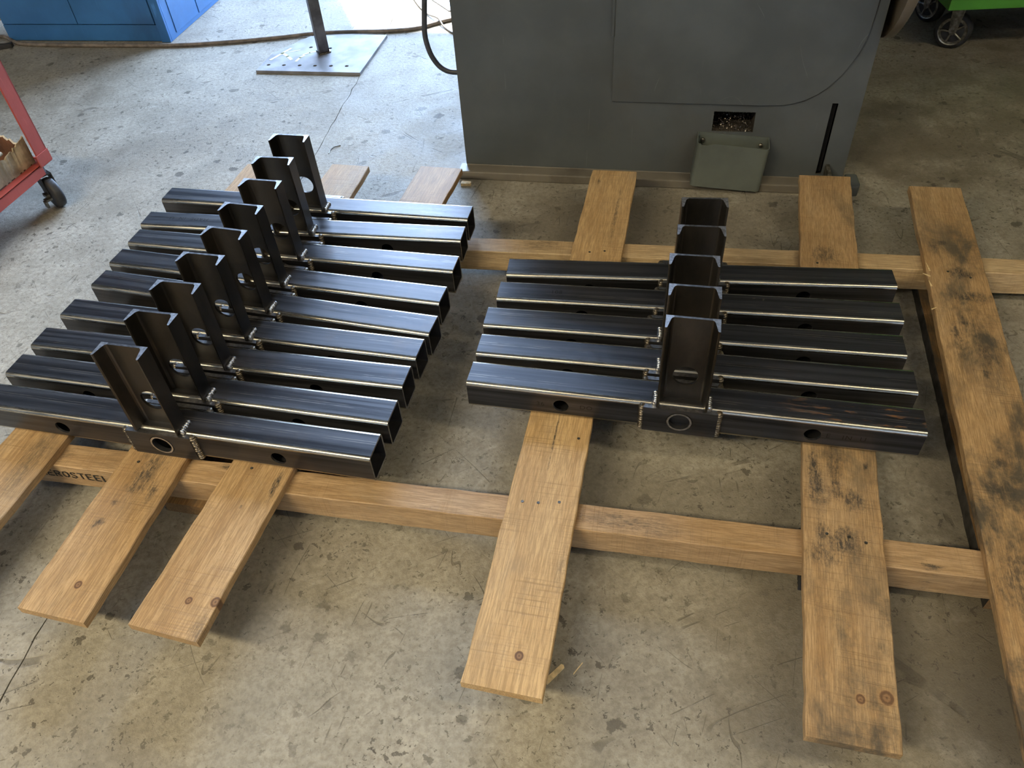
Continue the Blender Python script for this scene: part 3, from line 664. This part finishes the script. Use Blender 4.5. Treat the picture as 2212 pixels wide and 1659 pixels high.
mb = MB(); mb.box(1.1395, 1.1555, 0.02, 0.06, 0.047, 0.281); mb.build('slot_shade_box', M['black'], mach)  # black box standing in for the shade inside the slot
mb = MB(); mb.box(-0.022, 1.235, -0.046, 0.012, 0.0, 0.030); mb.box(-0.0, 1.235, 0.0, 0.06, 0.0, 0.0345)
mb.build('base_ledge', M['ledge'], mach, bevel=0.004)
mb = MB(); mb.prism([(1.235, -0.050), (1.268, -0.047), (1.274, -0.03), (1.270, 0.03), (1.235, 0.03)], 0.0, 0.036); mb.build('base_foot', M['machine'], mach, bevel=0.003)
mb = MB()
n = 40; disc = [(0.10 + 0.29 * math.cos(2 * math.pi * k / n), 0.745 + 0.29 * math.sin(2 * math.pi * k / n)) for k in range(n)]
vs = [(mw_, *q) for q in disc] + [(mw_ + 0.022, *q) for q in disc] + [(mw_ + 0.032, 0.10 + (q[0] - 0.10) * 0.94, 0.745 + (q[1] - 0.745) * 0.94) for q in disc]
mb.add(vs, [(k, (k + 1) % n, n + (k + 1) % n, n + k) for k in range(n)] + [(n + k, n + (k + 1) % n, 2 * n + (k + 1) % n, 2 * n + k) for k in range(n)], 0, True)
mb.add(vs[2 * n:], [tuple(range(n))]); mb.build('belt_guard', M['guard'], mach)
mb = MB(); mb.prism([(1.163, -0.062), (1.175, -0.062), (1.175, 0.004), (1.163, 0.004)], 0.035, 0.082); mb.build('stop_bar', M['zinc'], mach, bevel=0.0015)
mb = MB(); mb.box(0.47, mw_, 0.05, 1.2, mh, 1.95); mb.build('unseen_upper_housing', M['machine'], mach, bevel=0.01)  # unseen tall part, guessed and added to block doorway light
# folded sheet tray under the chute
tray = bpy.data.objects.new('chip_tray', None); C.objects.link(tray); tray.parent = mach
tray.location = (0.752, -0.002, 0.028); tray.rotation_euler = (0, R(3.4), 0)
def tray_path(n_=8):
    pts = [(0.0, 0.0)]; r_ = 0.014; D = 0.068; Wt = 0.216
    for k in range(n_ + 1): t = R(180 + 90 * k / n_); pts.append((r_ + r_ * math.cos(t), -(D - r_) + r_ * math.sin(t)))
    for x in (0.03, 0.05, 0.07, 0.10, 0.14, 0.18): pts.append((x, -D))
    for k in range(n_ + 1): t = R(270 + 90 * k / n_); pts.append((Wt - r_ + r_ * math.cos(t), -(D - r_) + r_ * math.sin(t)))
    pts.append((Wt, 0.0)); return pts
pp = tray_path(); top = []
for i, (x, y) in enumerate(pp):
    z = 0.152
    if y < -0.03: z = 0.150 - 0.006 * min(1, abs(x - 0.018) / 0.02 if x < 0.03 else 0.0)
    if 0.01 < x < 0.045 and y < -0.05: z = 0.143
    if x > 0.045 and y < -0.05: z = 0.151 - (x - 0.05) * 0.03
    top.append(z)
mb = MB()
vs = []; fs = []; tk = 0.0022
for (x, y), z in zip(pp, top): vs += [(x, y, 0), (x, y, z)]
for i in range(len(pp) - 1): fs.append((2 * i, 2 * i + 1, 2 * i + 3, 2 * i + 2))
mb.add(vs, fs, 0, False)
sh = mb.build('tray_shell', M['machine_tray'], tray); m = sh.modifiers.new('solid', 'SOLIDIFY'); m.thickness = tk; m.offset = 0
mb = MB(); mb.box(0.001, 0.215, -0.0025, 0.0, 0.002, 0.152); mb.build('tray_back', M['machine_tray'], tray)
mb = MB(); mb.prism([p for p in pp], 0.002, 0.005); mb.build('tray_bottom', M['machine_tray'], tray)
for x, z in ((0.018, 0.128), (0.196, 0.126)):
    mb = MB(); mb.tube([(x, -0.002, z), (x, -0.008, z)], 0.0065, 12); mb.tube([(x, -0.008, z), (x, -0.010, z)], [0.0065, 0.004], 12); mb.build('bolt', M['bolt'], tray)
# chips heaped in the chute mouth
rr = random.Random(5); mb = MB()
for _ in range(1500):
    u = rr.uniform(0.803, 0.923); v = rr.uniform(0.006, 0.14); z = 0.173 + 0.040 * min(1, v / 0.08) * (0.5 + 0.5 * rr.random()) + rr.uniform(0, 0.006)
    s = rr.uniform(0.001, 0.0028); p = Vector((u, v, z))
    q = [p + Vector((rr.uniform(-1, 1), rr.uniform(-1, 1), rr.uniform(-1, 1))) * s for _ in range(4)]
    mb.add(q, [(0, 1, 2), (0, 2, 3), (0, 3, 1), (1, 3, 2)])
ch = mb.build('metal_chips', M['chips'], fix=False); ch.location = mach.location; ch.rotation_euler = mach.rotation_euler
tag(ch, 'glinting metal sawing chips heaped in the machine chute opening', 'chips', kind='stuff')

# ------------------------------------------------------------------ hoses and cables
def spline(pts, n=8):
    P = [Vector(p) for p in pts]; out = []
    for i in range(len(P) - 1):
        p0, p1, p2, p3 = P[max(i - 1, 0)], P[i], P[i + 1], P[min(i + 2, len(P) - 1)]
        for k in range(n):
            t = k / n
            out.append(0.5 * ((2 * p1) + (p2 - p0) * t + (2 * p0 - 5 * p1 + 4 * p2 - p3) * t * t + (3 * p1 - p0 - 3 * p2 + p3) * t ** 3))
    out.append(P[-1]); return out
mux = Vector((math.cos(MY), math.sin(MY), 0)); mvy = Vector((-math.sin(MY), math.cos(MY), 0)); mo = Vector((-0.096, 2.429, 0))
hp = [(0.0, 0.300), (-0.039, 0.298), (-0.063, 0.301), (-0.086, 0.313), (-0.103, 0.333), (-0.116, 0.359), (-0.124, 0.393), (-0.126, 0.423), (-0.121, 0.467), (-0.113, 0.524), (-0.104, 0.604), (-0.085, 0.72), (-0.03, 0.80), (0.0, 0.81)]
mb = MB(); mb.tube(spline([mo + mux * u + mvy * 0.12 + Vector((0, 0, z)) for u, z in hp]), 0.0085, 12)
tag(mb.build('black_hose', M['hose_black']), 'black rubber hose looping out of the side of the grey machine', 'hose')
mb = MB(); mb.tube(spline([(-3.3, 4.32, 0.009), (-2.75, 4.22, 0.009), (-2.387, 4.073, 0.009), (-2.283, 3.983, 0.009), (-2.198, 3.932, 0.009), (-1.859, 3.852, 0.009), (-1.465, 3.778, 0.009), (-1.178, 3.762, 0.009), (-0.961, 3.770, 0.009), (-0.789, 3.782, 0.010), (-0.648, 3.772, 0.010), (-0.46, 3.748, 0.009), (-0.313, 3.752, 0.009), (-0.162, 3.824, 0.009), (0.0, 3.862, 0.009), (0.35, 3.80, 0.009)]), 0.0088, 10)
tag(mb.build('air_hose', M['hose_brown']), 'brown air hose lying across the floor past the blue cabinet', 'hose')
mb = MB(); mb.tube(spline([(-0.42, 4.45, 0.005), (-0.336, 4.136, 0.005), (-0.302, 4.021, 0.005), (-0.267, 3.930, 0.006), (-0.222, 3.828, 0.0245), (-0.205, 3.79, 0.0245), (-0.179, 3.735, 0.006), (-0.10, 3.62, 0.005), (0.1, 3.5, 0.005)]), 0.0045, 8)
tag(mb.build('power_cable', M['cable']), 'thin grey cable on the sunlit floor beside the machine', 'cable')
mb = MB(); mb.prism([(-0.262, 4.15), (-0.165, 3.955), (0.15, 3.90), (0.25, 4.25), (-0.2, 4.35)], 0.0, 0.006)
tag(mb.build('steel_sheet', M['sheet']), 'bluish steel sheet on the floor behind the machine corner', 'metal sheet')

# ------------------------------------------------------------------ plate stand with post
st = thing('post_stand', 'steel base plate with upright square post standing near the bright doorway', 'stand', (-0.73, 3.55, 0))
o = Vector((-0.73, 3.55))
poly = [Vector(p) - o for p in ((-1.000, 3.405), (-0.539, 3.297), (-0.447, 3.691), (-0.62, 3.732), (-0.807, 3.746), (-0.955, 3.579))]
hol = [Vector(p) - o for p in ((-0.953, 3.454), (-0.883, 3.438), (-0.812, 3.422), (-0.743, 3.406), (-0.672, 3.391), (-0.602, 3.376), (-0.787, 3.613), (-0.697, 3.585))]
b = bmesh.new(); vs = [b.verts.new((p.x, p.y, 0.012)) for p in poly]; es = [b.edges.new((vs[i], vs[(i + 1) % len(vs)])) for i in range(len(vs))]
for hc in hol:
    hv = [b.verts.new((hc.x + 0.0085 * math.cos(k * math.pi / 8), hc.y + 0.0085 * math.sin(k * math.pi / 8), 0.012)) for k in range(16)]
    es += [b.edges.new((hv[k], hv[(k + 1) % 16])) for k in range(16)]
bmesh.ops.triangle_fill(b, use_beauty=True, edges=es)
r_ = bmesh.ops.extrude_face_region(b, geom=b.faces[:])
for v in [g for g in r_['geom'] if isinstance(g, bmesh.types.BMVert)]: v.co.z = 0.0
bmesh.ops.recalc_face_normals(b, faces=b.faces)
me = bpy.data.meshes.new('base_plate'); b.to_mesh(me); b.free(); me.materials.append(M['standplate']); put('base_plate', me, st)
mb = MB(); q = 0.0225
for x0, x1, y0, y1 in ((-q, q, -q, -q + 0.004), (-q, q, q - 0.004, q), (-q, -q + 0.004, -q, q), (q - 0.004, q, -q, q)): mb.box(x0, x1, y0, y1, 0, 0.95)
pl = mb.build('post', M['pole'], st, bevel=0.0015); pl.location = (0.008, 0.0, 0.012); pl.rotation_euler = (0, 0, R(22))
mb = MB()
for a in range(4):
    t = R(22 + 90 * a); c_ = Vector((math.cos(t), math.sin(t))) * 0.0245; dd = Vector((-math.sin(t), math.cos(t))) * 0.024
    mb.tube([(0.008 + c_.x - dd.x, c_.y - dd.y, 0.0135), (0.008 + c_.x + dd.x, c_.y + dd.y, 0.0135)], 0.0045, 8)
mb.build('weld_fillet', M['weld_brown'], st)
mb = MB()
def brush(pts, w_):
    pts = [Vector(p) - o for p in pts]
    for i in range(len(pts) - 1):
        dd = (pts[i + 1] - pts[i]).normalized(); nn = Vector((-dd.y, dd.x)) * w_ / 2
        mb.prism([tuple(pts[i] - dd * w_ * 0.3 - nn), tuple(pts[i + 1] + dd * w_ * 0.3 - nn), tuple(pts[i + 1] + dd * w_ * 0.3 + nn), tuple(pts[i] - dd * w_ * 0.3 + nn)], 0.0122, 0.0126)
brush([(-0.952, 3.506), (-0.912, 3.567), (-0.879, 3.617)], 0.013); brush([(-0.908, 3.571), (-0.88, 3.53), (-0.858, 3.492)], 0.014); brush([(-0.885, 3.577), (-0.833, 3.590)], 0.007)
brush([(-0.834, 3.469), (-0.822, 3.505), (-0.805, 3.525)], 0.012); brush([(-0.812, 3.535), (-0.785, 3.552), (-0.754, 3.560)], 0.009)
pmk = mb.build('paint_mark', M['paint'], st); pmk['label'] = 'pale yellow painted letter strokes'

# ------------------------------------------------------------------ blue cabinet
CYW = math.atan2(3.845 - 4.021, -1.479 + 2.313)
cab = thing('blue_cabinet', 'blue painted steel storage cabinet with two dented doors at the far corner', 'cabinet', (-2.313, 4.021, 0), CYW)
cw, cdp, chh = 0.853, 0.60, 1.05
mb = MB(); mb.box(0, cw, 0.002, cdp, 0, chh); mb.build('carcass', M['blue'], cab, bevel=0.002)
mb = MB(); mb.box(0.0, cw - 0.02, -0.004, 0.002, 0.004, 0.078); mb.build('kick_plate', M['blue'], cab, bevel=0.001)
for a, b_ in ((0.012, 0.408), (0.412, cw - 0.05)):
    mb = MB(); mb.box(a, b_, -0.016, 0.0015, 0.085, chh - 0.03); mb.build('door', M['blue'], cab, bevel=0.002)
mb = MB(); mb.box(cw - 0.046, cw, -0.012, 0.002, 0.0, chh - 0.01); mb.build('corner_stile', M['blue'], cab, bevel=0.002)
for y0, y1 in ((0.06, 0.30), (0.31, 0.56)):
    mb = MB(); mb.box(cw, cw + 0.003, y0, y1, 0.02, chh - 0.03); mb.build('side_panel', M['blue'], cab, bevel=0.001)

# ------------------------------------------------------------------ red cart with cardboard box
cu = Vector((0.2607, 0.9654, 0)); cl = Vector((-0.9654, 0.2607, 0))   # along the rail away from camera / to the cart's inside
RY = math.atan2(-0.2607, 0.9654)
rc = thing('red_cart', 'worn red steel cart on a swivel caster at the edge of the view', 'cart', (-1.485, 2.475, 0), RY)
# local: x = outward(right), y = away from camera
mb = MB(); mb.box(-0.006, 0.0, -0.052, 0.0, 0.142, 1.0); mb.box(-0.05, 0.0, -0.006, 0.0, 0.142, 1.0); mb.build('post', M['red'], rc, bevel=0.0012)
mb = MB(); mb.box(0.0, 0.004, -0.06, 0.0, 0.146, 0.185); mb.build('post_foot', M['red'], rc, bevel=0.001)
mb = MB(); mb.box(-0.006, 0.0, -0.85, -0.052, 0.118, 0.150); mb.box(-0.05, 0.0, -0.85, -0.052, 0.146, 0.150); mb.build('frame_rail', M['red'], rc, bevel=0.001)
mb = MB(); mb.box(-0.6, -0.05, -0.006, 0.0, 0.118, 0.150); mb.build('frame_rail', M['red'], rc, bevel=0.001)
mb = MB(); mb.box(-0.6, -0.006, -0.85, -0.006, 0.142, 0.146); mb.build('shelf', M['red'], rc)
ca = bpy.data.objects.new('caster', None); C.objects.link(ca); ca.parent = rc; ca.location = (-0.028, -0.045, 0); ca.rotation_euler = (0, 0, R(63))
def wheel(mb, r_, w_, mi=0, n=32):
    prof = [(w_ * 0.5, r_ * 0.35), (w_ * 0.5, r_ * 0.80), (w_ * 0.42, r_ * 0.95), (w_ * 0.22, r_), (-w_ * 0.22, r_), (-w_ * 0.42, r_ * 0.95), (-w_ * 0.5, r_ * 0.80), (-w_ * 0.5, r_ * 0.35)]
    vs = []; fs = []
    for k in range(n):
        t = 2 * math.pi * k / n
        for x, q_ in prof: vs.append((x, math.cos(t) * q_, math.sin(t) * q_))
    m_ = len(prof)
    for k in range(n):
        for j in range(m_ - 1): fs.append((k * m_ + j, ((k + 1) % n) * m_ + j, ((k + 1) % n) * m_ + j + 1, k * m_ + j + 1))
    mb.add(vs, fs, mi, True)
    for x in (w_ * 0.5, -w_ * 0.5): mb.add([(x, math.cos(2 * math.pi * k / n) * r_ * 0.35, math.sin(2 * math.pi * k / n) * r_ * 0.35) for k in range(n)], [tuple(range(n))], mi)
WR = 0.052
mb = MB(); wheel(mb, WR, 0.032); o_ = mb.build('wheel', M['rubber'], ca); o_.location = (0.0, -0.026, WR)
mb = MB()
for s in (-1, 1):
    mb.add([(s * 0.021, 0.018, 0.118), (s * 0.021, -0.030, 0.118), (s * 0.021, -0.038, 0.045), (s * 0.021, -0.014, 0.045), (s * 0.018, 0.018, 0.118), (s * 0.018, -0.030, 0.118), (s * 0.018, -0.038, 0.045), (s * 0.018, -0.014, 0.045)],
           [(0, 1, 2, 3), (7, 6, 5, 4), (0, 4, 5, 1), (1, 5, 6, 2), (2, 6, 7, 3), (3, 7, 4, 0)])
mb.box(-0.021, 0.021, -0.03, 0.018, 0.114, 0.118); mb.tube([(0, 0, 0.117), (0, 0, 0.1425)], 0.018, 14); mb.tube([(-0.025, -0.026, WR), (0.025, -0.026, WR)], 0.006, 10)
mb.build('fork', M['rubber'], ca)
mb = MB(); mb.box(-0.046, -0.023, -0.062, -0.042, 0.046, 0.054); mb.box(-0.034, -0.022, -0.05, -0.02, 0.05, 0.062); mb.box(-0.052, -0.044, -0.070, -0.050, 0.030, 0.052); mb.build('brake_pedal', M['bolt'], ca, bevel=0.001)
bxo = thing('cardboard_box', 'torn brown cardboard box sitting on the red cart shelf', 'box', (-1.485 - 0.9654 * 0.035 - 0.2607 * 0.03, 2.475 + 0.2607 * 0.035 - 0.9654 * 0.03, 0.1505), RY)
def ragged(x0, y0, x1, y1, h0, h1, seed, n=70, amp=0.006):
    rr = random.Random(seed); mb = MB(); t_ = 0.004; dd = Vector((x1 - x0, y1 - y0)).normalized(); nn = Vector((-dd.y, dd.x)) * t_
    lo = []; hi = []
    for i in range(n + 1):
        t = i / n; p = Vector((x0, y0)).lerp(Vector((x1, y1)), t); z = h0 + (h1 - h0) * t + rr.uniform(-amp, amp) + 0.010 * math.sin(t * 17 + seed)
        bulge = rr.uniform(-0.002, 0.002); lo.append(p); hi.append((p + nn * (bulge / t_), z))
    for i in range(n):
        a0, a1 = lo[i], lo[i + 1]; (b0, z0), (b1, z1) = hi[i], hi[i + 1]
        q = [(*a0, 0), (*a1, 0), (*b1, z1), (*b0, z0)]; q2 = [(*(a0 + nn), 0), (*(a1 + nn), 0), (*(b1 + nn * 1.6), z1 - 0.002), (*(b0 + nn * 1.6), z0 - 0.002)]
        mb.add(q, [(0, 1, 2, 3)], 0); mb.add(q2, [(0, 1, 2, 3)], 1); mb.add([q[3], q[2], q2[2], q2[3]], [(0, 1, 2, 3)], 0)
    return mb
ragged(0, -0.62, 0, -0.005, 0.080, 0.082, 3).build('side_wall', [M['card'], M['cardin']], bxo, fix=False)
ragged(0, -0.005, -0.42, -0.005, 0.075, 0.115, 4).build('end_wall', [M['card'], M['cardin']], bxo, fix=False)
ragged(-0.42, -0.005, -0.42, -0.62, 0.11, 0.10, 5).build('side_wall', [M['card'], M['cardin']], bxo, fix=False)
mb = MB(); mb.box(-0.42, 0, -0.62, -0.005, 0, 0.004); mb.build('bottom', M['cardin'], bxo)
mb = MB(); mb.tube([(0, 0, 0), (0, 0.17, 0)], 0.006, 12); wt = mb.build('white_rod', M['whitetube'])
wt.location = bxo.location + Vector((math.cos(RY), math.sin(RY), 0)) * -0.022 + Vector((-math.sin(RY), math.cos(RY), 0)) * -0.26 + Vector((0, 0, 0.060)); wt.rotation_euler = (R(6), 0, RY)
tag(wt, 'pale plastic rod lying inside the torn cardboard box', 'rod')

# ------------------------------------------------------------------ green cart
gy = math.atan2(2.961 - 2.986, 2.028 - 1.753)
gc = thing('green_cart', 'bright green steel bin cart on a rubber caster beyond the machine', 'cart', (1.753, 2.986, 0), gy)
mb = MB(); mb.box(0, 0.9, 0, 0.52, 0.2, 1.1); mb.build('bin', M['green'], gc, bevel=0.003)
mb = MB(); mb.box(0.05, 0.85, 0.05, 0.48, 0.185, 0.1995); mb.build('chassis', M['rubber'], gc)
for cxx, cyy, yw in ((0.115, 0.150, R(62)), (0.78, 0.15, R(40)), (0.12, 0.43, R(30))):
    cg = bpy.data.objects.new('caster', None); C.objects.link(cg); cg.parent = gc; cg.location = (cxx, cyy, 0); cg.rotation_euler = (0, 0, yw)
    mb = MB(); wheel(mb, 0.070, 0.036); q_ = mb.build('tyre', M['rubber'], cg); q_.location = (0, 0, 0.070)
    mb = MB()
    for s in (-1, 1):
        ringo = [(s * 0.0185, math.cos(2 * math.pi * k / 32), math.sin(2 * math.pi * k / 32)) for k in range(32)]
        for r0, r1 in ((0.050, 0.054), (0.042, 0.050)):
            mb.add([(x, y * r0, z * r0) for x, y, z in ringo] + [(x + s * (0.002 if r0 == 0.050 else 0), y * r1, z * r1) for x, y, z in ringo], [(k, (k + 1) % 32, 32 + (k + 1) % 32, 32 + k) for k in range(32)])
        for k in range(5):
            t = 2 * math.pi * k / 5; mb.tube([(s * 0.0185, math.cos(t) * 0.012, math.sin(t) * 0.012), (s * 0.0185, math.cos(t) * 0.046, math.sin(t) * 0.046)], 0.005, 8)
        mb.tube([(s * 0.012, 0, 0), (s * 0.026, 0, 0)], 0.012, 14)
    q_ = mb.build('wheel_hub', M['zinc'], cg); q_.location = (0, 0, 0.070)
    mb = MB()
    for s in (-1, 1):
        pr = [(0.026, 0.178), (-0.026, 0.178), (-0.014, 0.07), (-0.006, 0.058), (0.006, 0.058), (0.014, 0.07)]
        vs = [(s * 0.027, y, z) for y, z in pr] + [(s * 0.023, y, z) for y, z in pr]; n = len(pr)
        mb.add(vs, [tuple(range(n)), tuple(range(n, 2 * n))] + [(k, (k + 1) % n, n + (k + 1) % n, n + k) for k in range(n)])
    mb.box(-0.027, 0.027, -0.027, 0.027, 0.176, 0.186); mb.tube([(-0.031, 0, 0.07), (0.031, 0, 0.07)], 0.006, 10); mb.build('fork', M['zinc'], cg)

# ------------------------------------------------------------------ small debris
def sliver(name, a, b_, w_, h, mat, label, cat):
    a, b_ = Vector(a), Vector(b_); c = (a + b_) / 2; d_ = b_ - a; L = d_.length
    mb = MB(); mb.prism([(-L / 2, -w_ / 2), (L * 0.45, -w_ * 0.45), (L / 2, 0), (L * 0.46, w_ * 0.4), (-L * 0.42, w_ / 2), (-L * 0.5, w_ * 0.1)], 0, h)
    o_ = mb.build(name, mat); o_.location = (c.x, c.y, 0.0); o_.rotation_euler = (0, 0, math.atan2(d_.y, d_.x)); return tag(o_, label, cat)
sliver('wood_splinter', (0.018, 0.612), (0.054, 0.642), 0.010, 0.004, M['splinter'], 'thick pale wood splinter on the floor beside a board end', 'splinter')
sliver('wood_splinter', (0.070, 0.624), (0.090, 0.645), 0.0018, 0.0015, M['splinter'], 'hair-thin pale wood splinter on the bare concrete', 'splinter')
sliver('wood_offcut', (-0.118, 2.352), (-0.085, 2.345), 0.018, 0.010, M['splinter'], 'tiny pale wood offcut on the floor by the machine ledge', 'offcut')
mb = MB(); mb.tube(spline([(-0.600, 2.635, 0.002), (-0.597, 2.660, 0.002), (-0.584, 2.680, 0.003), (-0.562, 2.690, 0.002)]), 0.0018, 6)
tag(mb.build('metal_shaving', M['bolt']), 'curled dark metal shaving on the pale floor behind the nine brackets', 'shaving')
mb = MB(); mb.prism([(-2.36, 3.90), (-2.27, 3.925), (-2.275, 3.955), (-2.30, 3.935), (-2.37, 3.94)], 0, 0.02)
tag(mb.build('steel_scrap', M['rubber']), 'small dark steel scrap on the floor in front of the blue cabinet', 'scrap')
mb = MB(); mb.prism([(-2.78, 4.36), (-2.50, 4.29), (-2.44, 4.47), (-2.72, 4.54)], 0, 0.10)
tag(mb.build('timber_block', M['wrun']), 'dark brown timber block on the floor beside the blue cabinet', 'timber')
